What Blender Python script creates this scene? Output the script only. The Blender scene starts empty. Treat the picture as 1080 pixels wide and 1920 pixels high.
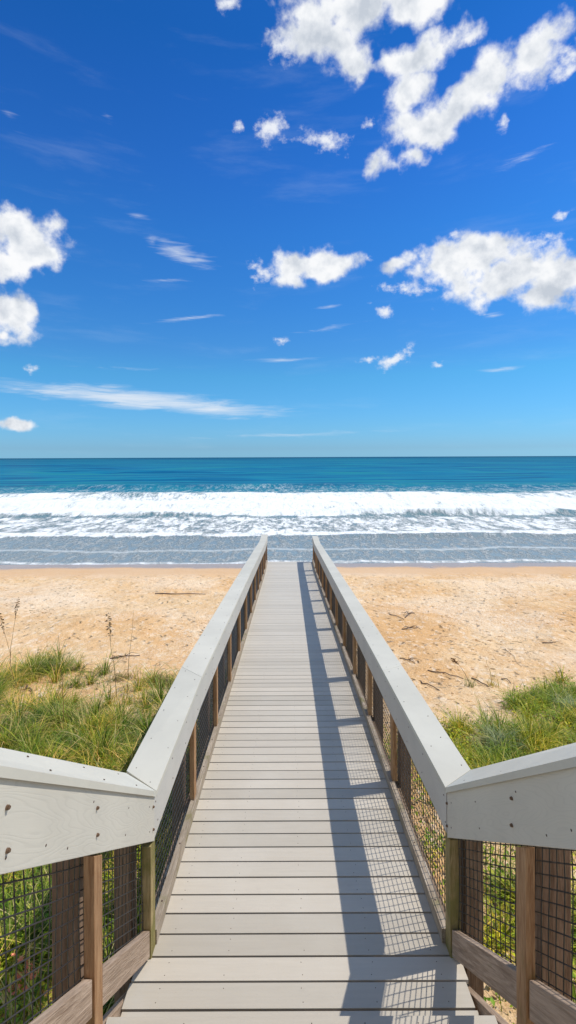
import bpy, math, random
import numpy as np
R = math.radians
random.seed(7); rng = np.random.default_rng(7)
scene = bpy.context.scene
COL = scene.collection

# ------------------------------------------------------------------ camera
CZ = 6.35                                   # camera height above the sea
FPX = 900.0                                 # focal length in photograph pixels
cam_d = bpy.data.cameras.new("camera"); cam = bpy.data.objects.new("camera", cam_d); COL.objects.link(cam)
cam_d.sensor_width = 36; cam_d.lens = FPX/1920*36; cam_d.shift_y = -103/1920; cam_d.clip_start = .05; cam_d.clip_end = 60000
cam.location = (0, 0, CZ); cam.rotation_euler = (R(90), 0.0042, 0)
scene.camera = cam

# ------------------------------------------------------------------ light
SUN_AZ, SUN_EL = 78.0, 58.3
sd = bpy.data.lights.new("sun", 'SUN'); sd.energy = 3.8; sd.angle = R(.5); sd.color = (1, .955, .88)
sun = bpy.data.objects.new("sun", sd); COL.objects.link(sun)
sun.rotation_euler = (R(90-SUN_EL), 0, R(180-SUN_AZ)); sun.location = (20, 5, 30)
scene.view_settings.view_transform = 'Standard'; scene.view_settings.look = 'None'
scene.view_settings.exposure = 0.0; scene.view_settings.gamma = 1
scene.cycles.max_bounces = 6; scene.cycles.diffuse_bounces = 3; scene.cycles.glossy_bounces = 3
scene.cycles.use_denoising = True

# ------------------------------------------------------------------ node helpers
class NT:
    def __init__(s, tree): s.t = tree
    def n(s, typ, inputs=None, **props):
        nd = s.t.nodes.new(typ)
        for k, v in props.items(): setattr(nd, k, v)
        for k, v in (inputs or {}).items():
            sock = nd.inputs[k]
            if isinstance(v, bpy.types.NodeSocket): s.t.links.new(v, sock)
            else: sock.default_value = v
        return nd
    def m(s, op, a, b=0.0, c=0.0, clamp=False):
        return s.n('ShaderNodeMath', {0: a, 1: b, 2: c}, operation=op, use_clamp=clamp).outputs[0]
    def vm(s, op, a, b=(0, 0, 0)):
        nd = s.n('ShaderNodeVectorMath', {0: a, 1: b}, operation=op)
        return nd.outputs['Value'] if op in ('LENGTH', 'DOT_PRODUCT') else nd.outputs[0]
    def scale(s, v, k):
        nd = s.n('ShaderNodeVectorMath', {0: v}, operation='SCALE')
        if isinstance(k, bpy.types.NodeSocket): s.t.links.new(k, nd.inputs['Scale'])
        else: nd.inputs['Scale'].default_value = k
        return nd.outputs[0]
    def mr(s, v, a, b, c=0.0, d=1.0, it='SMOOTHSTEP'):
        return s.n('ShaderNodeMapRange', {'Value': v, 'From Min': a, 'From Max': b, 'To Min': c, 'To Max': d}, interpolation_type=it).outputs[0]
    def noise(s, v, sc, det=4, rough=.5, dist=0.0, out='Fac'):
        return s.n('ShaderNodeTexNoise', {'Vector': v, 'Scale': sc, 'Detail': det, 'Roughness': rough, 'Distortion': dist}).outputs[out]
    def mix(s, f, a, b, blend='MIX'):
        nd = s.n('ShaderNodeMix', data_type='RGBA', blend_type=blend)
        for k, v in ((0, f), (6, a), (7, b)):
            if isinstance(v, bpy.types.NodeSocket): s.t.links.new(v, nd.inputs[k])
            else: nd.inputs[k].default_value = v if k == 0 or len(v) == 4 else (*v, 1)
        return nd.outputs[2]
    def ramp(s, f, stops, interp='LINEAR'):
        nd = s.n('ShaderNodeValToRGB', {'Fac': f}); cr = nd.color_ramp; cr.interpolation = interp
        while len(cr.elements) < len(stops): cr.elements.new(.5)
        for e, (p, c) in zip(cr.elements, stops): e.position = p; e.color = (*c, 1) if len(c) == 3 else c
        return nd.outputs[0]
    def sep(s, v): return s.n('ShaderNodeSeparateXYZ', {0: v}).outputs
    def comb(s, x, y, z=0.0): return s.n('ShaderNodeCombineXYZ', {0: x, 1: y, 2: z}).outputs[0]
    def mapping(s, v, loc=(0, 0, 0), rot=(0, 0, 0), sc=(1, 1, 1), vt='POINT'):
        return s.n('ShaderNodeMapping', {'Vector': v, 'Location': loc, 'Rotation': rot, 'Scale': sc}, vector_type=vt).outputs[0]

def srgb(r, g, b):
    f = lambda c: (c/255/12.92) if c/255 <= .04045 else ((c/255+.055)/1.055)**2.4
    return (f(r), f(g), f(b))

# ------------------------------------------------------------------ world: sky and clouds by direction
world = bpy.data.worlds.new("World"); scene.world = world; world.use_nodes = True
w = NT(world.node_tree); world.node_tree.nodes.clear()
sky = w.n('ShaderNodeTexSky', sky_type='NISHITA', sun_disc=False, sun_elevation=R(SUN_EL), sun_rotation=R(SUN_AZ),
          altitude=0, air_density=1.0, dust_density=.35, ozone_density=2.2)
D = w.n('ShaderNodeTexCoord').outputs['Generated']
dx, dy, dz = w.sep(D)
hor = w.m('SQRT', w.m('ADD', w.m('MULTIPLY', dx, dx), w.m('MULTIPLY', dy, dy)))
az = w.m('ARCTAN2', dx, dy); el = w.m('ARCTAN2', dz, hor)
# graded sky: the deep polarised blue of the seaward sky over the sky texture; behind and overhead, out of view, it is paled to fill the shadows
SKY_TINT = [(0.0, (.285, .650, 1.22)), (.02, (.265, .535, .97)), (.07, (.25, .565, .92)), (.183, (.223, .624, .886)), (.239, (.212, .580, .909)), (.338, (.175, .573, .978)),
            (.481, (.146, .555, 1.038)), (.591, (.126, .505, 1.037)), (.713, (.097, .460, .988)), (.80, (.074, .439, .935)), (1.0, (.07, .42, .92))]
SKYS = .15
elf = w.m('MULTIPLY', el, 1/.9, clamp=True)
tint = w.ramp(elf, [(p, tuple(v/1.2 for v in c)) for p, c in SKY_TINT])
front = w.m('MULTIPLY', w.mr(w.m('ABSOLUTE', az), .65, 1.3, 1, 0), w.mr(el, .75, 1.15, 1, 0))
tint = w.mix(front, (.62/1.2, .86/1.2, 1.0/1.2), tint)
skyc = w.mix(1.0, w.mix(1.0, sky.outputs[0], tint, 'MULTIPLY'), (1.2, 1.2, 1.2), 'MULTIPLY')

CU = [  # cumulus: px, py, rx, ry, rotation, weight
 (670, 15, 170, 62, 0, 1.1), (600, 68, 100, 58, 0, 1.0), (535, 85, 50, 42, 0, .55), (665, 118, 62, 50, 0, .9), (680, 150, 26, 28, 0, .7),
 (835, 82, 78, 36, 0, .9), (765, 115, 95, 36, 0, .85), (760, 12, 95, 50, 0, 1.0), (885, 72, 28, 20, 0, .6),
 (1000, 105, 95, 56, 18, 1.05), (910, 158, 105, 58, 30, 1.1), (768, 180, 62, 56, 0, 1.0), (795, 240, 74, 66, 0, 1.15), (862, 205, 95, 52, 34, 1.1), (783, 292, 42, 28, 0, .8),
 (1060, 120, 40, 40, 0, .6), (512, 238, 44, 40, 0, .62), (615, 264, 66, 30, -14, .55), (452, 235, 22, 13, 20, .5), (700, 232, 24, 15, 0, .5), (708, 303, 44, 35, 20, .85),
 (945, 225, 20, 26, -20, .5), (437, 8, 30, 24, 0, .6),
 (52, 448, 92, 60, 0, 1.15), (15, 495, 62, 36, 0, .9), (95, 470, 45, 40, 0, .8), (22, 588, 66, 48, 0, 1.05), (0, 628, 42, 22, 0, .7),
 (595, 497, 92, 40, 0, 1.35), (548, 527, 40, 22, 0, .9), (490, 510, 28, 36, 0, .5),
 (880, 490, 125, 56, 0, 1.15), (960, 515, 160, 58, 0, 1.2), (1060, 520, 110, 58, 0, 1.2), (745, 495, 62, 20, 8, .7), (845, 472, 60, 32, 0, .8), (1000, 455, 110, 22, -8, .5),
 (765, 546, 70, 17, -5, .5), (718, 583, 30, 13, -15, .55), (1062, 400, 32, 13, 0, .6), (850, 440, 26, 12, 0, .42), (690, 485, 14, 18, 0, .4), (740, 672, 42, 18, 20, .62), (693, 673, 24, 9, 10, .6), (825, 687, 22, 9, 0, .6),
 (528, 634, 18, 11, 0, .5), (28, 793, 62, 14, 0, .95), (57, 690, 26, 10, 0, .5),
]
WI = [  # thin drawn-out cloud
 (260, 748, 290, 20, -4, .95), (400, 767, 160, 14, -2, .8), (120, 734, 130, 9, -2, .7), (338, 474, 78, 22, -18, .62), (375, 485, 40, 16, 0, .5), (288, 452, 26, 26, 0, .4), (260, 404, 50, 12, 0, .32),
 (360, 596, 130, 7, 9, .42), (540, 675, 110, 9, 2, .38), (610, 618, 110, 12, 8, .32), (940, 694, 70, 8, 0, .36), (20, 215, 90, 40, -30, .06),
 (205, 215, 60, 40, -40, .02), (980, 300, 170, 26, 12, .16), (560, 815, 300, 10, 2, .3), (300, 525, 110, 8, 4, .25), (925, 594, 36, 8, 0, .4), (100, 718, 40, 6, 0, .4), (240, 690, 200, 12, 0, .2), (620, 574, 36, 9, 8, .35),
]
vec = w.comb(az, el, 0.0)
wn = w.noise(D, 16, 5, .55, out='Color')
warp = w.scale(w.vm('SUBTRACT', wn, (.5, .5, .5)), .022)
vW = w.vm('ADD', vec, warp)
def blobs(v, lst, soft=.25):
    cur = None
    for px, py, rx, ry, rot, h in lst:
        a = math.atan((px-540)/FPX); e = math.atan((857-py)/FPX*math.cos(a))
        sx = rx/FPX*math.cos(a)**2*1.0; sy = ry/FPX*math.cos(e)**2
        q = w.mapping(v, (a, e, 0), (0, 0, R(rot)), (sx, sy, 1), 'TEXTURE')
        L = w.vm('LENGTH', q)
        f = w.m('MULTIPLY_ADD', L, -max(h, .75), h)
        cur = f if cur is None else w.m('MAXIMUM', cur, f)
    return cur
F1 = w.noise(D, 22, 12, .55)                      # billows with wispy breakup
B = blobs(vW, [b_ for b_ in CU if b_[5] > .63 and b_[2]*b_[3] > 500])
Bs = blobs(w.vm('ADD', vec, w.scale(warp, 1.3)), [b_ for b_ in CU if not (b_[5] > .63 and b_[2]*b_[3] > 500)])
F2 = w.noise(w.mapping(D, sc=(1, 1, 1.25)), 44, 9, .60)
dens = w.m('ADD', w.m('MULTIPLY', B, 1.45), w.m('MULTIPLY_ADD', F1, 3.3, -1.86))
dens = w.m('MINIMUM', dens, w.m('MULTIPLY_ADD', B, 2.4, .75))
acu = w.m('POWER', w.mr(dens, -.22, .72), 1.25)
dsm = w.m('ADD', w.m('MULTIPLY', Bs, 1.5), w.m('MULTIPLY_ADD', F2, 3.4, -1.85))
asm = w.mr(w.m('MINIMUM', dsm, w.m('MULTIPLY_ADD', Bs, 2.2, .55)), -.25, 1.0, 0, .92)
# light from the upper right: compare a smooth billow field with itself a little towards the sun
def billow(dv):
    return w.m('ADD', w.noise(dv, 15, 6, .52), w.m('MULTIPLY', w.noise(dv, 48, 4, .55), .25))
d2 = w.vm('ADD', D, (.012, 0, .020))
rel = w.m('SUBTRACT', billow(D), billow(d2))
shade = w.mr(w.m('ADD', w.m('MULTIPLY', rel, 2.2), w.m('MULTIPLY', w.m('SUBTRACT', dens, .6), -.16)), -.50, .30, it='LINEAR')
ccol = w.ramp(shade, [(0, (.58, .63, .70)), (.45, (.80, .83, .87)), (.8, (.96, .97, .98)), (1, (1, 1, 1))])
wst = w.mapping(D, sc=(5, 5, 55))
FW = w.noise(wst, 2.2, 10, .62, .8)
wm = w.m('ADD', blobs(w.vm('ADD', vec, w.scale(warp, .35)), WI), w.m('MULTIPLY_ADD', FW, 1.5, -.80))
awi = w.mr(wm, -.15, .95, 0, .85)
veil = w.m('MULTIPLY', w.mr(w.noise(w.mapping(D, rot=(0, .25, 0), sc=(1, 1, 6)), 4.0, 8, .62, .2), .52, .80), .08)
c1 = w.mix(veil, skyc, (5.0, 5.8, 6.6))
c1 = w.mix(awi, c1, (5.3, 5.7, 6.2))
c1 = w.mix(asm, c1, (6.1, 6.25, 6.5))
c2 = w.mix(acu, c1, w.mix(1.0, ccol, (6.45, 6.5, 6.6), 'MULTIPLY'))
bgA = w.n('ShaderNodeBackground', {'Color': c2, 'Strength': SKYS})
# everywhere else: plain sky with unseen white cloud added to lift the shadows
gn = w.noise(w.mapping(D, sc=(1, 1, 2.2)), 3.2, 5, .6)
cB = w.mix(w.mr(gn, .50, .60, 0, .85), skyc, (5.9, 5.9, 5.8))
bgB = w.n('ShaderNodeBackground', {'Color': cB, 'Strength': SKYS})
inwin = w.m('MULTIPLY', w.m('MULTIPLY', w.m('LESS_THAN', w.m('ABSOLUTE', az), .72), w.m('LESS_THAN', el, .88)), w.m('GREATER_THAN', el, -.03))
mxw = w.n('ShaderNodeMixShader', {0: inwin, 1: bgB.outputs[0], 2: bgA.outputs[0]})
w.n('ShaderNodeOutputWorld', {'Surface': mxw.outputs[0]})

# ------------------------------------------------------------------ mesh helpers
class MB:
    def __init__(s): s.v = []; s.f = []; s.m = []
    def hexa(s, p, mi=0):
        """p: 8 points, bottom ring 0-3 then top ring 4-7 (same order)"""
        b = len(s.v); s.v += [tuple(q) for q in p]
        for q in ((0, 3, 2, 1), (4, 5, 6, 7), (0, 1, 5, 4), (1, 2, 6, 5), (2, 3, 7, 6), (3, 0, 4, 7)):
            s.f.append(tuple(b+i for i in q)); s.m.append(mi)
        return s
    def beam(s, x0, x1, y0, y1, zb0, zt0, zb1, zt1, mi=0):
        return s.hexa([(x0, y0, zb0), (x1, y0, zb0), (x1, y1, zb1), (x0, y1, zb1), (x0, y0, zt0), (x1, y0, zt0), (x1, y1, zt1), (x0, y1, zt1)], mi)
    def box(s, x0, x1, y0, y1, z0, z1, mi=0): return s.beam(x0, x1, y0, y1, z0, z1, z0, z1, mi)
    def tube(s, pts, rad, sides=6, mi=0, cap=True):
        pts = [np.array(p, float) for p in pts]; b = len(s.v); n = len(pts)
        for i, p in enumerate(pts):
            t = pts[min(i+1, n-1)]-pts[max(i-1, 0)]; t /= (np.linalg.norm(t)+1e-9)
            u = np.cross(t, (0, 0, 1) if abs(t[2]) < .9 else (1, 0, 0)); u /= np.linalg.norm(u); q = np.cross(t, u)
            r = rad[i] if isinstance(rad, (list, tuple)) else rad
            for k in range(sides):
                a = 2*math.pi*k/sides; s.v.append(tuple(p+r*(math.cos(a)*u+math.sin(a)*q)))
        for i in range(n-1):
            for k in range(sides):
                s.f.append((b+i*sides+k, b+i*sides+(k+1) % sides, b+(i+1)*sides+(k+1) % sides, b+(i+1)*sides+k)); s.m.append(mi)
        if cap:
            s.f.append(tuple(b+k for k in range(sides))[::-1]); s.m.append(mi)
            s.f.append(tuple(b+(n-1)*sides+k for k in range(sides))); s.m.append(mi)
        return s
    def disc(s, c, nrm, r, h=.0015, sides=8, mi=0):
        nrm = np.array(nrm, float); nrm /= np.linalg.norm(nrm); c = np.array(c, float)
        return s.tube([c-nrm*.002, c+nrm*h], r, sides, mi)

def make(name, mb, mats, parent=None, smooth=False, bevel=0, origin=None):
    me = bpy.data.meshes.new(name)
    org = np.array(parent['_o'] if parent is not None else (origin or (0, 0, 0)), float)
    me.from_pydata([tuple(np.array(v)-org) for v in mb.v], [], mb.f)
    mats = mats if isinstance(mats, (list, tuple)) else [mats]
    for m_ in mats: me.materials.append(m_)
    me.polygons.foreach_set('material_index', mb.m)
    if smooth: me.polygons.foreach_set('use_smooth', [True]*len(mb.f))
    o = bpy.data.objects.new(name, me); COL.objects.link(o)
    if parent is None: o.location = org
    else: o.parent = parent; o['_o'] = list(org)
    if bevel:
        bv = o.modifiers.new("bevel", 'BEVEL'); bv.width = bevel; bv.segments = 2; bv.limit_method = 'ANGLE'; bv.angle_limit = R(50)
    return o
def thing(name, label, cat, loc, group=None):
    o = bpy.data.objects.new(name, None); COL.objects.link(o); o.location = loc; o['_o'] = list(loc); o.empty_display_size = .2
    o['label'] = label; o['category'] = cat
    if group: o['group'] = group
    return o
def tag(o, label=None, cat=None, group=None, kind=None):
    for k, v in (('label', label), ('category', cat), ('group', group), ('kind', kind)):
        if v: o[k] = v
    return o
def np_mesh(name, V, F, mats, loc=(0, 0, 0), smooth=False, midx=None, parent=None):
    me = bpy.data.meshes.new(name); V = np.asarray(V, np.float32); F = np.asarray(F, np.int32); k = F.shape[1]
    me.vertices.add(len(V)); me.vertices.foreach_set('co', V.ravel())
    me.loops.add(F.size); me.loops.foreach_set('vertex_index', F.ravel())
    me.polygons.add(len(F)); me.polygons.foreach_set('loop_start', np.arange(0, F.size, k, dtype=np.int32)); me.polygons.foreach_set('loop_total', np.full(len(F), k, np.int32))
    for m_ in mats: me.materials.append(m_)
    if midx is not None: me.polygons.foreach_set('material_index', np.asarray(midx, np.int32))
    me.polygons.foreach_set('use_smooth', np.full(len(F), smooth))
    me.update(calc_edges=True); me.validate()
    o = bpy.data.objects.new(name, me); COL.objects.link(o); o.location = loc
    if parent is not None: o.parent = parent
    return o

# ------------------------------------------------------------------ materials
def mat(name):
    m_ = bpy.data.materials.new(name); m_.use_nodes = True; m_.node_tree.nodes.clear(); return m_, NT(m_.node_tree)
def finish(t, col, rough=.6, bump=None, bs=.3, bd=.01, spec=.4, metal=0.0, **kw):
    ins = {'Base Color': col, 'Roughness': rough, 'Specular IOR Level': spec, 'Metallic': metal}; ins.update(kw)
    if bump is not None: ins['Normal'] = t.n('ShaderNodeBump', {'Height': bump, 'Strength': bs, 'Distance': bd}).outputs[0]
    b = t.n('ShaderNodeBsdfPrincipled', ins); t.n('ShaderNodeOutputMaterial', {'Surface': b.outputs[0]}); return b

def wood_mat(name, c_dark, c_light, axis='Z', green=0.0, rough=.8, gs=1.0, shear=0.0):
    m_, t = mat(name)
    P = t.n('ShaderNodeNewGeometry'); pos = P.outputs['Position']; isl = P.outputs['Random Per Island']
    a_, b_, c_ = t.sep(pos); pos = t.comb(a_, b_, t.m('MULTIPLY_ADD', b_, shear, c_))
    p = t.vm('ADD', pos, t.scale(t.comb(isl, isl, isl), 37.0))
    sc = {'X': (1.2, 16, 16), 'Y': (16, 1.2, 16), 'Z': (16, 16, 1.2)}[axis]
    g = t.mapping(p, sc=tuple(v*gs for v in sc))
    wob = t.noise(g, 1.0, 3, .5)
    grain = t.noise(t.vm('ADD', g, t.scale(t.comb(wob, wob, wob), 3.0)), 2.0, 8, .65)
    fine = t.noise(t.mapping(p, sc=tuple(v*5*gs for v in sc)), 2.0, 4, .6)
    big = t.noise(p, 1.7, 3, .5)
    f = t.m('ADD', t.m('MULTIPLY', grain, .7), t.m('MULTIPLY', fine, .3))
    f = t.mr(f, .33, .66)
    c = t.mix(f, c_dark, c_light)
    c = t.mix(t.mr(big, .35, .7, 0, .45), c, tuple(.5*(a+b)*.75 for a, b in zip(c_dark, c_light)))
    c = t.mix(1.0, c, t.ramp(isl, [(0, (.80, .80, .80)), (1, (1.12, 1.08, 1.04))]), 'MULTIPLY')
    if green:
        gm = t.mr(t.noise(p, 5, 5, .6), .62-.3*green, .9-.3*green)
        c = t.mix(t.m('MULTIPLY', gm, .75), c, (.16, .15, .035))
    h = t.m('ADD', f, t.m('MULTIPLY', fine, .8))
    finish(t, c, rough, h, .5, .004, .25)
    return m_

post_wood = wood_mat('post_wood', (.25, .115, .045), (.58, .355, .185), 'Z', green=.15)
corner_wood = wood_mat('mossy_post_wood', (.22, .16, .06), (.52, .40, .20), 'Z', green=.9)
pile_wood = wood_mat('piling_wood', (.15, .09, .055), (.38, .26, .175), 'Z')
rail_wood_s = wood_mat('rail_wood', (.27, .185, .125), (.60, .455, .34), 'Y', green=.05, shear=.75)
toe_wood = wood_mat('toe_wood', (.26, .20, .14), (.52, .43, .33), 'Y', green=.35)
frame_wood = wood_mat('frame_wood', (.13, .09, .06), (.30, .22, .16), 'Y')

# boards of the deck
deck_mat, t = mat('deck_boards')
P = t.n('ShaderNodeNewGeometry'); pos = P.outputs['Position']; isl = P.outputs['Random Per Island']
po = t.vm('ADD', pos, t.scale(t.comb(isl, isl, isl), 23.0))
st = t.noise(t.mapping(po, sc=(1.5, 22, 1)), 2.2, 6, .6); sp = t.noise(po, 160, 3, .6); bl = t.noise(pos, 1.1, 5, .6)
grain_d = t.noise(t.mapping(po, sc=(3, 90, 1)), 2.2, 3, .6)
c = t.mix(st, (.45, .396, .317), (.54, .480, .392))
c = t.mix(t.mr(bl, .42, .72, 0, .6), c, (.56, .508, .425))
c = t.mix(t.mr(t.noise(po, 4.5, 6, .7), .62, .80, 0, .35), c, (.33, .285, .235))
c = t.mix(1.0, c, t.ramp(isl, [(0, (.86, .855, .84)), (.5, (1, 1, 1)), (1, (1.07, 1.06, 1.05))]), 'MULTIPLY')
y_ = t.sep(pos)[1]
c = t.mix(t.mr(y_, 3, 14, 0, .55), c, (.57, .535, .465))            # paler towards the beach
c = t.mix(t.mr(sp, .66, .72, 0, .35), c, (.25, .2, .15))
finish(t, c, .55, t.m('ADD', t.m('MULTIPLY', sp, .5), grain_d), .35, .0015, .45)

def trim_mat(name, col, grain, shear=.079):
    m_, t = mat(name)
    P = t.n('ShaderNodeNewGeometry'); pos = P.outputs['Position']; isl = P.outputs['Random Per Island']
    a_, b_, c_ = t.sep(pos); pos = t.comb(a_, b_, t.m('MULTIPLY_ADD', b_, shear, c_))
    p = t.vm('ADD', pos, t.scale(t.comb(isl, isl, isl), 11.0))
    big = t.noise(p, 1.6, 5, .6); sp = t.noise(p, 220, 2, .5)
    c = t.mix(t.mr(big, .3, .72), tuple(v*.93 for v in col), tuple(v*1.05 for v in col))
    c = t.mix(t.mr(t.noise(p, 7, 6, .7), .58, .8, 0, .4), c, tuple(v*.70 for v in col))
    c = t.mix(1.0, c, t.ramp(isl, [(0, (.94, .94, .93)), (1, (1.04, 1.035, 1.03))]), 'MULTIPLY')
    c = t.mix(t.mr(t.noise(t.mapping(p, sc=(14, .6, 14)), 3, 6, .75), .60, .72, 0, .22), c, tuple(v*.66 for v in col))
    h = sp; bs = .12
    if grain:
        g = t.mapping(p, sc=(1, 1.3, 7.0))
        wv = t.noise(g, .9, 2, .45)
        rings = t.m('SINE', t.m('MULTIPLY', wv, 190.0))
        fine = t.noise(t.mapping(p, sc=(10, 5, 90)), 3, 4, .6)
        h = t.m('ADD', t.m('MULTIPLY', t.m('POWER', t.m('MULTIPLY_ADD', rings, .5, .5), 3.0), -.8), t.m('MULTIPLY', fine, .6))
        c = t.mix(t.mr(rings, .55, 1.0, 0, .17), c, tuple(v*.7 for v in col)); bs = .15
    finish(t, c, .55, h, bs, .0015, .25)
    return m_
cap_mat = trim_mat('cap_composite', (.58, .55, .465), False)
fascia_mat = trim_mat('fascia_composite', (.52, .495, .445), True)
stair_fascia_mat = trim_mat('stair_fascia_composite', (.60, .56, .475), True, .75)

def flat_mat(name, col, rough=.5, metal=0.0, var=.3, sc=60, **kw):
    m_, t = mat(name); pos = t.n('ShaderNodeNewGeometry').outputs['Position']; n_ = t.noise(pos, sc, 4, .6)
    c = t.mix(n_, tuple(v*(1-var) for v in col), tuple(v*(1+var) for v in col)); finish(t, c, rough, None, metal=metal, **kw); return m_
screw_mat = flat_mat('rusty_screw', (.10, .065, .045), .6, .3)
bolt_mat = flat_mat('rusty_bolt', (.22, .14, .09), .5, .7, .5, 150)
wire_mat = flat_mat('coated_wire', (.045, .043, .045), .35, .4, .6, 30)
dark_wood = flat_mat('gap_shadow_wood', (.14, .10, .07), .8)

# sand
sand_mat, t = mat('sand')
pos = t.n('ShaderNodeNewGeometry').outputs['Position']
sx_, sy_, sz_ = t.sep(pos)
n1 = t.noise(pos, .35, 5, .6); n2 = t.noise(pos, 2.4, 8, .65); n3 = t.noise(pos, 14, 6, .7); n4 = t.noise(pos, 70, 4, .7)
c = t.mix(t.mr(n1, .38, .62), (.75, .45, .205), (.82, .56, .305))
c = t.mix(t.mr(n2, .48, .62, 0, .75), c, (.78, .54, .30))
br = t.noise(t.vm('ADD', pos, (31, 7, 0)), .16, 4, .55)
c = t.mix(t.mr(br, .52, .68, 0, .7), c, (.86, .66, .45))
c = t.mix(t.mr(br, .46, .34, 0, .75), c, (.70, .39, .15))
c = t.mix(t.mr(n3, .55, .68, 0, .7), c, (.50, .295, .13))
n5 = t.noise(t.mapping(pos, sc=(1, .5, 1)), 26, 5, .75)
c = t.mix(t.mr(n5, .56, .66, 0, .8), c, (.88, .72, .53))
c = t.mix(t.mr(n5, .42, .32, 0, .8), c, (.44, .235, .085))
n6 = t.noise(t.mapping(pos, sc=(1, .55, 1)), 5.5, 4, .7)
c = t.mix(t.mr(n6, .54, .64, 0, .6), c, (.90, .74, .56))
c = t.mix(t.mr(n6, .45, .36, 0, .55), c, (.66, .39, .175))
c = t.mix(t.mr(n4, .60, .70, 0, .55), c, (.90, .78, .60))           # broken shell
shell = t.mr(t.noise(t.vm('ADD', pos, (9, 3, 0)), .22, 4, .55), .46, .60)
c = t.mix(t.m('MULTIPLY', t.m('MULTIPLY', shell, t.mr(n5, .42, .58)), t.mr(sy_, 11, 15, 0, .7)), c, (.92, .76, .58))
wet = t.mr(t.m('ADD', sy_, t.m('MULTIPLY', n1, 3.0)), 28.0, 29.0)
damp = t.mr(t.m('ADD', sy_, t.m('MULTIPLY', n1, 2.0)), 24.6, 26.6)
c = t.mix(t.m('MULTIPLY', damp, .8), c, (.60, .385, .215))
c = t.mix(wet, c, (.42, .30, .22))
rgh = t.mr(wet, 0, 1, .95, .22)
hh = t.m('ADD', t.m('MULTIPLY', t.noise(t.mapping(pos, sc=(1, 1, 1)), 1.9, 7, .62), 1.0), t.m('MULTIPLY', n3, .22))
vor = t.n('ShaderNodeTexVoronoi', {'Vector': t.vm('ADD', pos, t.scale(t.noise(pos, 2, 3, out='Color'), .5)), 'Scale': 2.6}, feature='F1').outputs['Distance']
hh = t.m('ADD', hh, t.m('MULTIPLY', t.mr(vor, .05, .32), .45))
hh = t.m('MULTIPLY', hh, t.mr(damp, 0, 1, 1, .12))
finish(t, c, rgh, hh, .9, .22, .3)

# sea
sea_mat, t = mat('sea_water')
pos = t.n('ShaderNodeNewGeometry').outputs['Position']
X_, Y_, Z_ = t.sep(pos)
flat = t.comb(X_, Y_, 0.0)
wlf = t.m('MULTIPLY_ADD', t.noise(t.comb(X_, t.m('MULTIPLY', Y_, .15)), .035, 5, .6), 2.0, -1.0)
wl = t.m('MULTIPLY_ADD', t.noise(t.comb(X_, t.m('MULTIPLY', Y_, .3)), .09, 4, .55), 2.0, -1.0)
lY = t.m('LOGARITHM', Y_, math.e)
Yw = t.m('MULTIPLY_ADD', wl, 3.2, Y_)                                # shoreward wobble of the foam fronts
Ywf = t.m('MULTIPLY_ADD', wlf, 20.0, Yw)
Yw2 = t.m('MULTIPLY_ADD', t.m('MULTIPLY_ADD', t.noise(t.comb(X_, 3.0), .16, 5, .6), 2, -1), 1.9, Y_)
fo1 = t.noise(t.mapping(flat, sc=(1, .42, 1)), .55, 10, .66, .4)      # foam mottling
fo2 = t.noise(t.mapping(flat, sc=(1, .35, 1)), 1.7, 8, .68, .6)
dist = t.scale(t.vm('SUBTRACT', t.noise(flat, .5, 5, .6, out='Color'), (.5, .5, .5)), 2.4)
dist2 = t.scale(t.vm('SUBTRACT', t.noise(flat, 1.3, 5, .65, out='Color'), (.5, .5, .5)), 1.3)
def lace(s_, w_):
    v = t.n('ShaderNodeTexVoronoi', {'Vector': t.vm('ADD', t.mapping(flat, sc=(1, .42, 1)), dist2), 'Scale': s_}, feature='DISTANCE_TO_EDGE').outputs['Distance']
    return t.mr(v, w_, .0)
lc = t.m('MAXIMUM', lace(1.1, .09), t.m('MULTIPLY', lace(2.2, .12), .85))
lc = t.m('MULTIPLY', lc, t.mr(fo2, .40, .54))
def band(v, a, b, c_, d): return t.m('MULTIPLY', t.mr(v, a, b), t.mr(v, c_, d, 1, 0))
# thin lace over the shallows
f_sh = t.m('MULTIPLY', lc, t.m('MULTIPLY', t.mr(Y_, 28, 31, .35, .55), t.mr(Yw, 42, 60, 1, 0)))
edge = t.m('MULTIPLY', band(Yw2, 28.55, 28.85, 29.0, 29.5), t.mr(fo2, .34, .55, .35, .95))
edge2 = t.m('MULTIPLY', band(t.m('MULTIPLY_ADD', wl, 2.0, Yw2), 32.6, 32.8, 33.0, 33.6), .35)
def frag(prof, n_, w_, a_, b_): return t.mr(t.m('MULTIPLY_ADD', prof, w_, n_), a_+w_, b_+w_)
fmix = t.m('ADD', t.m('MULTIPLY', fo1, .55), t.m('MULTIPLY', fo2, .45))
fo3 = t.noise(t.mapping(flat, sc=(.8, .35, 1)), 3.6, 6, .72)
fmix2 = t.m('ADD', t.m('MULTIPLY', fmix, .7), t.m('MULTIPLY', fo3, .3))
line2 = frag(band(Yw2, 37.2, 38.6, 39.8, 44.5), fmix2, .40, .36, .48)
mid = frag(band(Yw, 36, 41, 49, 56), fmix2, .22, .42, .53)
main = frag(t.m('MULTIPLY', t.mr(Yw, 49.0, 53.5), t.mr(Ywf, 68, 108, 1, 0)), fmix2, .46, .305, .46)
mainlow = t.m('MULTIPLY', t.m('MULTIPLY', t.mr(Yw, 66, 80), t.mr(Ywf, 88, 106, 1, 0)), t.mr(fmix2, .47, .62, 0, .75))
main = t.m('MAXIMUM', main, mainlow)
far1 = t.m('MULTIPLY', band(Y_, 88, 95, 108, 128), t.mr(t.noise(t.mapping(flat, sc=(.16, .5, 1)), .5, 8, .7), .63, .75, 0, .45))
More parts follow.
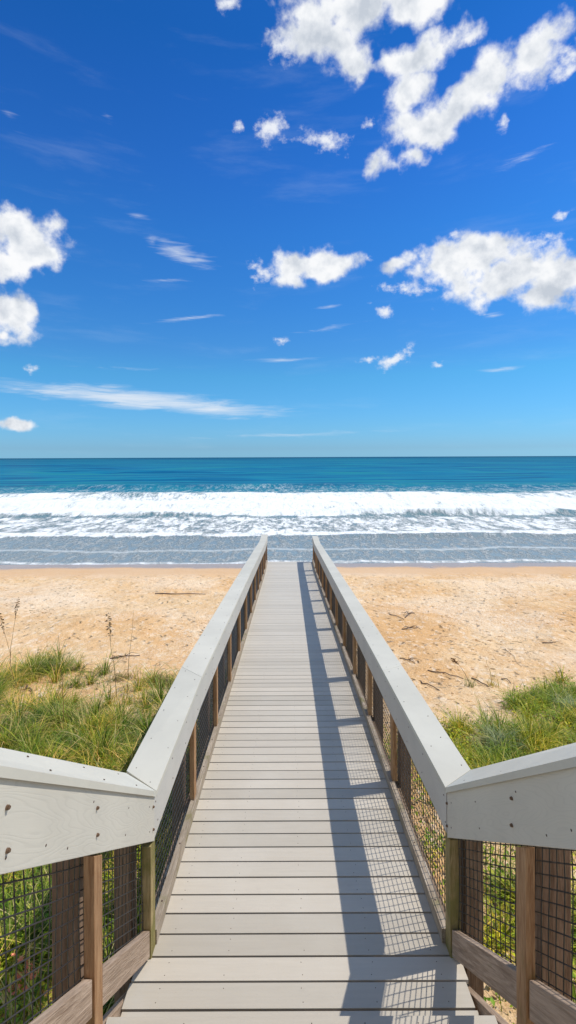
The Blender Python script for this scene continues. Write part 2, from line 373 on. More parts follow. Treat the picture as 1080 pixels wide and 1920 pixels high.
foam = t.m('MAXIMUM', t.m('MAXIMUM', t.m('MAXIMUM', f_sh, edge), t.m('MAXIMUM', line2, mid)), t.m('MAXIMUM', t.m('MAXIMUM', main, far1), edge2))
foam = t.m('MINIMUM', foam, 1.0)
# water colour from shallow, sand-stirred grey blue out to deep blue
depth = t.mr(lY, math.log(29), math.log(4000), it='LINEAR')
wc = t.ramp(depth, [(0, (.24, .285, .285)), (.06, (.21, .275, .295)), (.14, (.09, .21, .24)), (.22, (.015, .19, .27)), (.30, (.006, .17, .32)), (.45, (.004, .155, .31)), (.7, (.003, .14, .27)), (.93, (.001, .06, .17)), (1, (.001, .04, .13))])
streak = t.noise(t.mapping(t.comb(t.m('DIVIDE', X_, Y_), t.m('MULTIPLY', lY, 9.0)), sc=(1.6, 1.5, 1)), 2.0, 5, .6)
wc = t.mix(t.m('MULTIPLY', t.mr(streak, .42, .66), t.mr(Y_, 80, 110, 0, .7)), wc, (.016, .205, .20))
wc = t.mix(t.m('MULTIPLY', t.mr(streak, .56, .38), t.mr(Y_, 80, 110, 0, .6)), wc, (.001, .045, .12))
fc = t.mix(t.mr(fo2, .35, .6), (.80, .82, .80), (.90, .91, .90))
fc = t.mix(t.m('MULTIPLY', t.mr(fo1, .5, .36), .25), fc, (.55, .60, .56))
fc = t.mix(t.m('MULTIPLY', t.mr(fo3, .50, .36), .35), fc, (.50, .58, .58))
c = t.mix(foam, wc, fc)
rw = t.mr(foam, 0, .6, .14, .8)
b1 = t.noise(t.mapping(flat, sc=(.5, 1, 1)), 1.6, 6, .62); b2 = t.noise(t.mapping(flat, sc=(.3, 1, 1)), .25, 6, .6)
far_ = t.mr(Y_, 40, 110, .8, .07)
hb = t.m('ADD', t.m('MULTIPLY', t.m('ADD', t.m('MULTIPLY', b1, .10), t.m('MULTIPLY', b2, .45)), far_), t.m('MULTIPLY', t.m('MULTIPLY', foam, fo2), .25))
nb = t.n('ShaderNodeBump', {'Height': hb, 'Strength': 1.0, 'Distance': 1.0}).outputs[0]
df = t.n('ShaderNodeBsdfDiffuse', {'Color': c, 'Normal': nb}); gl = t.n('ShaderNodeBsdfGlossy', {'Color': (1, 1, 1, 1), 'Roughness': t.mr(foam, 0, .6, .22, .8), 'Normal': nb})
fr = t.n('ShaderNodeFresnel', {'IOR': 1.33, 'Normal': nb}).outputs[0]
spc = t.m('MULTIPLY', t.m('MULTIPLY', t.m('MINIMUM', fr, .5), t.mr(foam, 0, .5, 1, .05)), t.mr(Y_, 36, 90, .75, .16))
mxs = t.n('ShaderNodeMixShader', {0: spc, 1: df.outputs[0], 2: gl.outputs[0]})
t.n('ShaderNodeOutputMaterial', {'Surface': mxs.outputs[0]})

def leaf_mat(name, stops, trans=.25, rough=.5):
    m_, t = mat(name)
    G = t.n('ShaderNodeNewGeometry'); isl = G.outputs['Random Per Island']
    c = t.ramp(isl, stops)
    c = t.mix(t.mr(t.noise(G.outputs['Position'], 1.1, 4), .40, .60), t.mix(1.0, c, (.90, .95, .9), 'MULTIPLY'), t.mix(1.0, c, (1.55, 1.25, .8), 'MULTIPLY'))
    b = t.n('ShaderNodeBsdfPrincipled', {'Base Color': c, 'Roughness': rough, 'Specular IOR Level': .3})
    tr = t.n('ShaderNodeBsdfTranslucent', {'Color': c})
    mx = t.n('ShaderNodeMixShader', {0: trans, 1: b.outputs[0], 2: tr.outputs[0]})
    t.n('ShaderNodeOutputMaterial', {'Surface': mx.outputs[0]}); return m_
grass_mat = leaf_mat('grass_blade', [(0, (.045, .09, .010)), (.35, (.12, .21, .015)), (.66, (.30, .37, .035)), (.8, (.52, .44, .13)), (1, (.74, .58, .30))])
grass_green = leaf_mat('green_blade', [(0, (.06, .10, .008)), (.4, (.17, .26, .012)), (.75, (.36, .40, .03)), (1, (.58, .46, .13))])
leaf_green = leaf_mat('ground_leaf', [(0, (.10, .19, .015)), (.5, (.27, .42, .02)), (.85, (.48, .54, .03)), (1, (.62, .52, .12))])
pale_blade = leaf_mat('pale_blade', [(0, (.20, .27, .12)), (.6, (.38, .42, .22)), (1, (.55, .50, .30))])
dry_mix = leaf_mat('dry_scrub', [(0, (.12, .08, .03)), (.4, (.20, .19, .04)), (.75, (.30, .22, .09)), (1, (.50, .38, .20))])
dry_mat = leaf_mat('dry_stem', [(0, (.10, .055, .03)), (.5, (.20, .12, .065)), (1, (.36, .24, .14))], .1)
stick_mat = flat_mat('weathered_stick', (.17, .115, .08), .85, 0, .5, 20)
debris_mat = leaf_mat('debris_fleck', [(0, (.16, .10, .055)), (.5, (.34, .22, .13)), (1, (.60, .45, .31))], .05)
pink_mat = leaf_mat('pink_petal', [(0, (.70, .22, .22)), (1, (.85, .45, .42))], .3)

# ------------------------------------------------------------------ ground
def vnoise(x, y, s, seed=0):
    r = np.random.default_rng(seed); T = r.random((128, 128))
    u = np.asarray(x)/s+500; v = np.asarray(y)/s+500
    i = np.floor(u).astype(int); j = np.floor(v).astype(int); a = u-i; b = v-j; a = a*a*(3-2*a); b = b*b*(3-2*b)
    g = lambda p, q: T[p % 128, q % 128]
    return (g(i, j)*(1-a)+g(i+1, j)*a)*(1-b)+(g(i, j+1)*(1-a)+g(i+1, j+1)*a)*b-.5
def drop(y): return np.interp(y, [-60, -4, 2, 6, 10, 14, 20, 28.6, 45, 80], [3.0, 3.35, 3.75, 4.25, 4.82, 5.2, 5.72, 6.35, 7.4, 10.5])
def gz(x, y):
    x = np.asarray(x, float); y = np.asarray(y, float)
    z = CZ-drop(y)
    fade = np.clip((27-y)/5, 0, 1)
    z = z+fade*(vnoise(x, y, 3.1, 1)*.28+vnoise(x, y, 1.1, 2)*.10+vnoise(x, y, .45, 3)*.045+vnoise(x, y, 7, 4)*.3*np.clip((16-y)/6, 0, 1))
    return z
def at(px, py):
    """ground point seen at a pixel of the photograph"""
    y = 6.0
    for _ in range(60):
        x = (px-540)/FPX*y; y = .5*y+.5*float(CZ-gz(x, y))*FPX/(py-857)
    return (px-540)/FPX*y, y, float(gz((px-540)/FPX*y, y))
def graded(a, b, n, p=2.0):
    u = np.linspace(-1, 1, n); return np.sign(u)*np.abs(u)**p
xs = np.concatenate([-np.geomspace(500, 14, 40), np.arange(-13.9, 13.95, .1), np.geomspace(14, 500, 40)])
ys = np.concatenate([-np.geomspace(60, 2, 20), np.arange(-1.9, 30, .1), np.geomspace(30.2, 90, 30)])
GX, GY = np.meshgrid(xs, ys); GZ = gz(GX, GY)
V = np.stack([GX.ravel(), GY.ravel(), GZ.ravel()], 1); nx, ny = len(xs), len(ys)
I = (np.arange(ny-1)[:, None]*nx+np.arange(nx-1)[None]).ravel()
o = np_mesh('ground', V, np.stack([I, I+1, I+nx+1, I+nx], 1), [sand_mat], smooth=True); tag(o, kind='structure')

# ------------------------------------------------------------------ sea
ys = np.concatenate([np.arange(27.5, 60, .22), np.arange(60, 130, .5), np.geomspace(130, 40000, 170)])
us = np.linspace(-1, 1, 321)
us = np.sign(us)*np.abs(us)**1.3
GY = np.repeat(ys[:, None], len(us), 1); GX = us[None]*(GY*.9+30)
def ridge(c, wf, wb, a, amp_s, seed, wander=3.0):
    cc = c+vnoise(GX, 0*GX, 28, seed)*wander*2+vnoise(GX, 0*GX, 7, seed+50)*wander*.4
    A = a*(1+vnoise(GX, 0*GX, amp_s, seed+9)*1.2); d_ = GY-cc
    return A*np.where(d_ < 0, np.exp(-(d_/wf)**2), np.exp(-(d_/wb)**2))
H = ridge(38.2, .35, 2.2, .16, 9, 11, .7)+ridge(53, .8, 3.5, .45, 12, 12, 1.6)+ridge(62, 1.6, 6, .5, 14, 13, 2.4)+ridge(78, 2.5, 8, .55, 18, 14, 3)
H += ridge(101, 3.0, 8, .85, 30, 15, 4)+ridge(140, 6, 12, .7, 40, 16, 7)+ridge(190, 8, 16, .8, 60, 17, 10)+ridge(275, 12, 20, .7, 80, 18, 14)+ridge(420, 18, 30, .8, 120, 19, 20)
H += vnoise(GX, GY, 1.1, 21)*.07*np.clip((GY-38)/6, 0, 1)*np.clip((110-GY)/20, 0, 1)+vnoise(GX, GY, 2.7, 22)*.16*np.clip((GY-44)/8, 0, 1)*np.clip((130-GY)/20, 0, 1)
H += vnoise(GX, GY, .9, 24)*.015
H *= np.clip((GY-28.2)/4, 0, 1)
V = np.stack([GX.ravel(), GY.ravel(), H.ravel()], 1); ny, nx = GY.shape
I = (np.arange(ny-1)[:, None]*nx+np.arange(nx-1)[None]).ravel()
o = np_mesh('sea', V, np.stack([I, I+1, I+nx+1, I+nx], 1), [sea_mat], smooth=True); tag(o, kind='structure')

# ------------------------------------------------------------------ boardwalk
XL, XR = -.785, .895                         # inner faces of the kick boards
def dk(y): return CZ-(2.648+.0789*min(max(y, 2.0), 16.67))
PITCH, GAP = .1430, .0115
bw = thing('boardwalk', 'long grey plank boardwalk sloping down over the dune to the beach', 'boardwalk', (0.05, 10, dk(10)))
mb = MB(); y = 2.475; ends = []
boards = []
yy = 2.475-PITCH*1
while yy < 18.15:
    boards.append(yy); yy += PITCH
for i, y0 in enumerate(boards):
    y1 = y0+PITCH-GAP*(1 if y0 < 7 else .6); e = random.uniform(-.012, .012)
    wl_, wr_ = (-.86, .965)
    j = random.uniform(-.0012, .0012)
    mb.beam(wl_-abs(e), wr_+e, y0, y1, dk(y0)-.026+j, dk(y0)+j, dk(y1)-.026+j, dk(y1)+j)
    for jx in (XL+.09, -.36, .07, .46, XR-.07):
        if y0 > 9: break
        for yq in (y0+.03, y1-.03):
            if random.random() < .8: mb.disc((jx+random.uniform(-.012, .012), yq, dk(yq)+j), (0, .08, 1), .0032, .0012, 6, 1)
make('deck', mb, [deck_mat, screw_mat], bw, bevel=.003)
for x in (-.80, -.36, .07, .46, .90):
    mb = MB(); mb.beam(x-.02, x+.02, 2.3, 16.67, dk(2.3)-.27, dk(2.3)-.03, dk(16.67)-.27, dk(16.67)-.03)
    mb.beam(x-.02, x+.02, 16.672, 18.1, dk(17)-.27, dk(17)-.03, dk(17)-.27, dk(17)-.03)
    make('joist', mb, frame_wood, bw)
for s in (-1, 1):
    x = -.875 if s < 0 else .98
    mb = MB(); mb.beam(x-.02, x+.02, 2.9, 16.67, dk(2.9)-.28, dk(2.9)-.004, dk(16.67)-.28, dk(16.67)-.004)
    mb.beam(x-.02, x+.02, 16.672, 18.15, dk(17)-.28, dk(17)-.004, dk(17)-.28, dk(17)-.004)
    make('rim_board', mb, frame_wood, bw)
mb = MB(); mb.box(-.9, 1.0, 18.152, 18.19, dk(18)-.28, dk(18)-.004); make('end_board', mb, frame_wood, bw)
for y in [2.8]+[4.35+1.28*k for k in range(0, 10, 2)]+[16.7, 18.0]:
    mb = MB(); mb.box(-.98, 1.08, y+.09, y+.13, dk(y)-.53, dk(y)-.29); make('cross_beam', mb, frame_wood, bw)

# steps from the far landing down to the sand
st_ = thing('beach_steps', 'wooden steps leading from the far end of the boardwalk to the sand', 'steps', (.05, 18.2, CZ-5.6))
z0 = dk(18)
for k in range(1, 10):
    mb = MB(); mb.box(-.82, .93, 18.2+.27*(k-1), 18.2+.27*k+.02, z0-.18*k-.04, z0-.18*k); make('tread', mb, deck_mat, st_, bevel=.003)
for x in (-.84, .95):
    mb = MB(); mb.beam(x-.02, x+.02, 18.2, 18.2+.27*9.3, z0-.30, z0-.02, z0-.30-.18*9.3, z0-.02-.18*9.3); make('stringer', mb, frame_wood, st_)

# ------------------------------------------------------------------ railings
FH, CT = .245, .032                           # fascia height, cap thickness
def wire_panel(mb, x, y0, y1, zb0, zt0, zb1, zt1, sp=.0508, r=.0026, jit=.0):
    n = max(1, int(round((y1-y0)/sp))); ph = [random.uniform(0, 6.28) for _ in range(4)]
    f = lambda y, a, b: a+(b-a)*(y-y0)/(y1-y0)
    def wob(y, z): return x+jit*(math.sin(y*7+ph[0])+math.sin(z*9+ph[1])), jit*.8*math.sin(z*11+ph[2]), jit*.8*math.sin(y*8+ph[3])
    def line(pts):
        mb.tube(pts, r, 4, 0, False)
    for i in range(n+1):
        y = y0+(y1-y0)*i/n; za, zb = f(y, zb0, zb1), f(y, zt0, zt1); P_ = []
        for k in range(5):
            z = za+(zb-za)*k/4; a, b, c_ = wob(y, z); P_.append((a, y+b, z))
        line(P_)
    h = min(zt0-zb0, zt1-zb1); k = int(h/sp)+1
    for q in range(k+1):
        P_ = []
        for i in range(9):
            y = y0+(y1-y0)*i/8; z = f(y, zb0, zb1)+.012+q*sp
            if z > f(y, zt0, zt1): z = f(y, zt0, zt1)
            a, b, c_ = wob(y, z); P_.append((a+.003, y, z+c_))
        line(P_)

PJ = 2.80                                      # where walkway railing meets stair railing
Lprof = ([2.80, 4.30, 9.5, 16.67, 18.2], [.925, 1.03, 1.05, 1.03, 1.03])
Rprof = ([2.774, 4.6, 9.0, 16.67, 18.2], [.956, .96, .96, .96, .96])
def railing(side):
    s = -1 if side == 'L' else 1
    prof = Lprof if s < 0 else Rprof
    h = lambda y: float(np.interp(y, prof[0], prof[1]))
    ct = lambda y: dk(y)+h(y)                  # top of the cap
    xi = -.777 if s < 0 else .900              # inner cap edge
    xo = -1.012 if s < 0 else 1.115
    fi = xi+s*.012; fo_ = xi+s*.046            # fascia faces
    rt = thing('railing', 'grey capped railing with wire mesh along the left side of the boardwalk, in full sun' if s < 0 else
               'grey capped wire mesh railing right of the boardwalk, casting its shadow on the planks', 'railing',
               (xi, 10, dk(10)), 'railings along the boardwalk')
    b = lambda m_, x0, x1, y0, y1, za, zt, zb, zt2, mi=0: m_.beam(min(x0, x1), max(x0, x1), y0, y1, za, zt, zb, zt2, mi)
    # cap boards, butt jointed; the first one is mitred onto the stair cap
    js = [2.80, 4.28, 9.45, 13.3, 16.67, 18.25] if s < 0 else [2.774, 4.60, 9.9, 13.6, 16.67, 18.25]
    for k in range(len(js)-1):
        y0, y1 = js[k], js[k+1]-.003; m_ = MB(); z0_, z1_ = ct(y0), ct(y1)
        sk = [(.185 if s < 0 else .176), (.25 if s < 0 else .14), .02, -.03, .0, .0]
        yo0, yo1 = y0+sk[k], y1+sk[k+1]
        p = [(xi, y0, z0_-CT), (xo, yo0, ct(yo0)-CT), (xo, yo1, ct(yo1)-CT), (xi, y1, z1_-CT), (xi, y0, z0_), (xo, yo0, ct(yo0)), (xo, yo1, ct(yo1)), (xi, y1, z1_)]
        if s < 0: p = [p[1], p[0], p[3], p[2], p[5], p[4], p[7], p[6]]
        m_.hexa(p)
        L = y1-y0; n = max(2, int(L/.34))
        for q in range(n+1):
            yq = y0+.07+(L-.14)*q/n
            for xq in (xi+s*.045, xo-s*.05):
                yq2 = yq+(sk[k]*(1-q/n)+sk[k+1]*q/n)*abs(xq-xi)/abs(xo-xi)
                if random.random() < .75 or q in (0, n): m_.disc((xq+random.uniform(-.012, .012), yq2+random.uniform(-.03, .03), ct(yq2)), (0, .08, 1), .0042, .0016, 7, 1)
        make('cap_rail', m_, [cap_mat, screw_mat], rt, bevel=.004)
    # fascia boards
    fj = [2.80, 5.0, 9.6, 13.4, 16.67, 18.22] if s < 0 else [2.79, 6.2, 10.4, 13.9, 16.67, 18.22]
    for k in range(len(fj)-1):
        y0, y1 = fj[k], fj[k+1]-.002; m_ = MB(); ycuts = [y0]+[q for q in prof[0] if y0 < q < y1]+[y1]
        for a, c_ in zip(ycuts[:-1], ycuts[1:]):
            b(m_, fi, fo_, a, c_, ct(a)-CT-FH, ct(a)-CT-.001, ct(c_)-CT-FH, ct(c_)-CT-.001)
        for yq in np.arange(y0+.06, y1, .42):
            for zq in (.05, .19):
                m_.disc((fi, yq+random.uniform(-.05, .05), ct(yq)-CT-zq), (-s, 0, 0), .0045, .002, 7, 1)
        make('fascia_board', m_, [fascia_mat, screw_mat], rt, bevel=.003 if len(ycuts) == 2 else 0)
    # kick board on the deck edge
    kx0, kx1 = (XL, XL-.045) if s < 0 else (XR, XR+.045)
    KH = .088
    kj = [2.83]+([4.1+1.28*k for k in (1, 3, 5, 7, 9)] if s < 0 else [4.35+1.28*k for k in (1, 3, 5, 7)])+[16.67, 18.15]
    for k in range(len(kj)-1):
        m_ = MB(); y0, y1 = kj[k], kj[k+1]-.003
        b(m_, kx0, kx1, y0, y1, dk(y0)+.003, dk(y0)+KH, dk(y1)+.003, dk(y1)+KH)
        for yq in np.arange(y0+.2, y1, .5):
            if yq < 9: m_.disc(((kx0+kx1)/2, yq, dk(yq)+KH), (0, 0, 1), .007, .002, 8, 1)
        make('kick_board', m_, [toe_wood, screw_mat], rt, bevel=.003)
    # posts
    base = 4.08 if s < 0 else 4.33
    py_ = [2.80]+[base+1.28*k for k in range(10)]+([16.72, 18.12] if s < 0 else [16.72, 18.12])
    for k, y in enumerate(py_):
        m_ = MB(); w_ = .089
        px0 = xi+s*.022 if k else xi+s*.014; px1 = px0+s*.04
        zb = dk(y)+KH+.002 if 0 < k < len(py_)-1 else dk(y)-.02
        if k == 0: px0 += s*.002; y -= .015
        z_t = ct(y)-CT-FH+.0 if k == 0 else ct(y)-CT-.002
        px0f = fo_+s*.002
        if k == 0: m_.box(min(px0, px1+s*.02), max(px0, px1+s*.02), y-.045, y+.045, zb-.08, ct(y)-CT-FH-.002)
        else:
            m_.box(min(px0, px1), max(px0, px1), y-w_/2, y+w_/2, zb, ct(y+w_/2)-CT-FH-.002)
        make('post', m_, corner_wood if k == 0 else post_wood, rt, bevel=.003)
    # pilings that carry deck and railing
    for k, y in enumerate(py_):
        m_ = MB(); x0, x1 = (-.905, -1.005) if s < 0 else (1.005, 1.105)
        yp = y+.03 if k else 2.735
        m_.box(min(x0, x1), max(x0, x1), yp, yp+.11, float(gz(x1, yp))-.4, ct(yp)-CT-.002 if ct(yp) > ct(yp+.11) else ct(yp+.11)-CT-.004)
        m_.v = [(a+(.0 if z < 1 else 0), b_, z) for a, b_, z in m_.v]
        make('piling', m_, pile_wood, rt, bevel=.006)
    # mesh panels bay by bay
    wx = xi+s*.068
    for k in range(len(py_)-1):
        a, c_ = py_[k]+.03, py_[k+1]-.03
        m_ = MB(); wire_panel(m_, wx, py_[k], py_[k+1]-.002, dk(py_[k])+.035, ct(py_[k])-CT-FH+.03, dk(py_[k+1])+.035, ct(py_[k+1])-CT-FH+.03,
                              r=.0023 if py_[k] < 6 else .0025, jit=.002)
        make('wire_mesh', m_, wire_mat, rt)
    return rt
railing('L'); railing('R')

# ------------------------------------------------------------------ upper stairs and their railings
S = .735
def stair_rail(side):
    s = -1 if side == 'L' else 1
    xi, xo = (-.777, -1.012) if s < 0 else (.900, 1.115)
    Sl = .742 if s < 0 else .765
    y0, y1 = (.15, 2.797) if s < 0 else (.15, 2.771)
    zj = CZ-(1.944 if s < 0 else 1.911)       # top of the cap at the joint
    flare = 0.0
    zi = lambda y: zj+Sl*(y1-y)
    xf = lambda y, x: x+s*flare*(y1-y)
    ym = 2.982 if s < 0 else 2.947
    zo_j = zj-.0789*(ym-y1)
    Z = lambda y: zo_j+(Sl-.015)*(ym-y)       # outer edge of the tilted stair cap
    rt = thing('stair_railing', 'weathered wood and wire mesh stair railing at bottom left, pale fascia board in the sun' if s < 0 else
               'weathered wood and wire mesh stair railing at bottom right, its grey fascia board in shade', 'railing', (xi, 1.5, CZ-2.6), 'railings beside the upper stairs')
    m_ = MB(); N = 1
    # tilted cap: outer edge rides higher than the inner one
    ys_ = [y0+(1-(1-k/N))*(y1-y0) for k in range(N+1)]
    yo_ = [y0+(ym-y0)*k/N for k in range(N+1)]
    for k in range(N):
        a, c_ = ys_[k], ys_[k+1]; ao, co = yo_[k], yo_[k+1]
        bow = lambda q: 0.0
        p = [(xf(a, xi), a, zi(a)-CT), (xf(ao, xo), ao, Z(ao)-CT), (xf(co, xo), co, Z(co)-CT), (xf(c_, xi), c_, zi(c_)-CT),
             (xf(a, xi), a, zi(a)), (xf(ao, xo), ao, Z(ao)), (xf(co, xo), co, Z(co)), (xf(c_, xi), c_, zi(c_))]
        if s < 0: p = [p[1], p[0], p[3], p[2], p[5], p[4], p[7], p[6]]
        bidx = len(m_.v)
        if k == 0: m_.hexa(p)
        else:                                  # share no inner walls: drop the two end caps between segments
            m_.v += [tuple(q) for q in p]
            for q in ((0, 3, 2, 1), (4, 5, 6, 7), (1, 2, 6, 5), (3, 0, 4, 7)): m_.f.append(tuple(bidx+i for i in q)); m_.m.append(0)
            if k == N-1: m_.f.append(tuple(bidx+i for i in (2, 3, 7, 6))); m_.m.append(0)
    nrm = np.array((s*-.45, Sl, 1.0))
    for yq in (2.55, 2.1, 1.62, 1.2, .8):
        for f_ in (.2, .78):
            yo = yq+.19*f_; x = xf(yq, xi)+f_*(xo-xi); z = zi(yq)*(1-f_)+Z(yq+.185)*f_
            m_.disc((x, yq+.185*f_, z), nrm, .0042, .0016, 7, 1)
    make('cap_rail', m_, [cap_mat, screw_mat], rt)
    fi, fo_ = xi+s*.010, xi+s*.048
    FHs = .268
    m_ = MB(); m_.beam(min(fi, fo_), max(fi, fo_), y0, y1-.0, zi(y0)-CT-FHs, zi(y0)-CT+.003, zi(y1)-CT-FHs+.01, zi(y1)-CT+.003)
    m_.v = [(x+s*flare*(y1-y_q), y_q, z) for x, y_q, z in m_.v]
    spots = [(2.70, .06), (2.70, .2), (2.35, .07), (2.3, .2), (1.93, .05), (1.7, .22), (1.55, .2), (1.33, .22)]
    for yq, dz_ in spots:
        m_.disc((xf(yq, fi), yq, zi(yq)-CT-dz_), (-s, 0, 0), .0042, .002, 8, 1)
    fb = make('fascia_board', m_, [stair_fascia_mat, screw_mat], rt, bevel=.004)
    for yq, dz_ in ((2.765, .06), (2.765, .19), (1.96, .075), (1.96, .185), (1.335, .08), (1.335, .2)):
        m2 = MB(); m2.disc((xf(yq, fi), yq, zi(yq)-CT-dz_), (-s, 0, 0), .0070, .006, 10)
        m2.disc((xf(yq, fi)-s*.006, yq, zi(yq)-CT-dz_), (-s, 0, 0), .0050, .004, 6)
        make('bolt', m2, bolt_mat, fb)
    # bottom rail between posts
    zr = lambda y: CZ-2.67+Sl*(2.70-y)
    py_ = [1.985, .75] if s < 0 else [1.90, .70]
    segs = [(py_[0]+.046, 2.735), (py_[1]+.046, py_[0]-.046), (.15, py_[1]-.046)]
    rx0, rx1 = xi+s*.022, xi+s*.060
    for a, c_ in segs:
        m_ = MB(); m_.beam(min(rx0, rx1), max(rx0, rx1), a, c_, zr(a)-.155, zr(a), zr(c_)-.155, zr(c_))
        m_.v = [(xf(y_q, x), y_q, z) for x, y_q, z in m_.v]
        make('bottom_rail', m_, rail_wood_s, rt, bevel=.004)
    for y in py_:
        m_ = MB(); w_ = .042; x0 = xi+s*.014; x1 = x0+s*(.045 if s < 0 else .036)
        m_.beam(min(x0, x1), max(x0, x1), y-w_, y+w_, zr(y)-.35, zi(y-w_)-CT-FHs-.002, zr(y)-.35, zi(y+w_)-CT-FHs-.002)
        m_.v = [(xf(y_q, x), y_q, z) for x, y_q, z in m_.v]
        make('post', m_, post_wood, rt, bevel=.003)
        m_ = MB(); x0, x1 = (xi-.115, xi-.235) if s < 0 else (xi+.12, xi+.245)
        yp = y+.05
        m_.box(min(x0, x1), max(x0, x1), yp, yp+.13, float(gz(x1, yp))-.4, zi(yp+.13)-CT-.06)
        m_.v = [(xf(y_q, x), y_q, z) for x, y_q, z in m_.v]
        make('piling', m_, pile_wood, rt, bevel=.006)
    wx = xi+s*.068
    for a, c_ in ((py_[0], 2.735), (py_[1], py_[0]), (.15, py_[1])):
        m_ = MB(); wire_panel(m_, xf((a+c_)/2, wx), a, c_, zr(a)-.06, zi(a)-CT-FHs+.03, zr(c_)-.06, zi(c_)-CT-FHs+.03, jit=.0035)
        make('wire_mesh', m_, wire_mat, rt)
    return rt
stair_rail('L'); stair_rail('R')

sc_ = thing('upper_stairs', 'grey plank stair treads at the very bottom of the photo, above the boardwalk start', 'stairs', (.05, 1.4, CZ-2.8))
zt = dk(2.3)+.172
for k in range(8):
    y1 = 2.282-.245*k; z = zt+.18*k
    if CZ-z < 1.35: break
    mb = MB(); mb.box(-.868, .972, y1-.14, y1, z-.028, z); mb.box(-.868, .972, y1-.29, y1-.147, z-.028, z)
    if k == 0:
        for xq in (-.5, .1, .35, .6): mb.disc((xq, y1-.03, z), (0, 0, 1), .0035, .0012, 6, 1)
    make('tread', mb, [deck_mat, screw_mat], sc_, bevel=.003)
yl = y1-.05
mb = MB()
for k in range(16): mb.box(-1.0, 1.1, yl-.14*(k+1)-.2, yl-.14*k-.206, z-.03, z)
make('top_landing', mb, deck_mat, sc_)
for x in (-.895, 1.0):
    mb = MB(); za = dk(2.76); mb.beam(x-.02, x+.02, .5, 2.79, za+.745*2.29-.44, za+.745*2.29-.19, za-.44, za-.19)
    make('stringer', mb, rail_wood_s, sc_, bevel=.004)

# ------------------------------------------------------------------ vegetation
def blades(pts, hmin, hmax, wid, lean, segs=3, seed=0, droop=.5):
    """ribbon blades rooted at pts (n,3)"""
    r = np.random.default_rng(seed); n = len(pts)
    h = r.uniform(hmin, hmax, n)*(.6+.4*r.random(n)); a = r.uniform(0, 2*np.pi, n); l = h*lean*(.3+r.random(n)); w_ = wid*(.6+.8*r.random(n))
    tw = a+np.pi/2+r.normal(0, .5, n)
    side = np.stack([np.cos(tw), np.sin(tw), 0*tw], 1); dirv = np.stack([np.cos(a), np.sin(a), 0*a], 1)
    V = np.zeros((n, (segs+1)*2, 3)); dr = droop*r.random(n)
    for k in range(segs+1):
        u = k/segs
        c = pts+dirv*(l*u**1.8)[:, None]+np.array((0, 0, 1.))*(h*(u-dr*u**3*lean))[:, None]
        ww = w_*(1-u**1.5*.92)
        V[:, 2*k] = c-side*ww[:, None]*.5; V[:, 2*k+1] = c+side*ww[:, None]*.5
    base = (np.arange(n)*(segs+1)*2)[:, None]
    F = np.concatenate([base+np.array([2*k, 2*k+1, 2*k+3, 2*k+2])[None] for k in range(segs)], 0)
    return V.reshape(-1, 3), F
def leaves(pts, size, seed=0, flat=.5):
    r = np.random.default_rng(seed); n = len(pts); a = r.uniform(0, 2*np.pi, n); s = size*(.5+r.random(n))
    u = np.stack([np.cos(a), np.sin(a), r.normal(0, flat, n)], 1); u /= np.linalg.norm(u, axis=1)[:, None]
    q = np.stack([-np.sin(a), np.cos(a), r.normal(0, flat, n)], 1); q /= np.linalg.norm(q, axis=1)[:, None]
    V = np.stack([pts, pts+u*s[:, None]*.5+q*s[:, None]*.32+[0, 0, .006], pts+u*s[:, None], pts+u*s[:, None]*.5-q*s[:, None]*.32], 1)
    return V.reshape(-1, 3), np.arange(n*4).reshape(n, 4)
def scatter(n, x0, x1, y0, y1, fn, seed):
    r = np.random.default_rng(seed); x = r.uniform(x0, x1, n); y = r.uniform(y0, y1, n); p = fn(x, y); k = r.random(n) < p
    x, y = x[k], y[k]; return np.stack([x, y, gz(x, y)], 1)
def smooth(v, a, b): t_ = np.clip((v-a)/(b-a), 0, 1); return t_*t_*(3-2*t_)
def off_path(x): return (smooth(-x, .95, 1.25)+smooth(x, 1.05, 1.35))
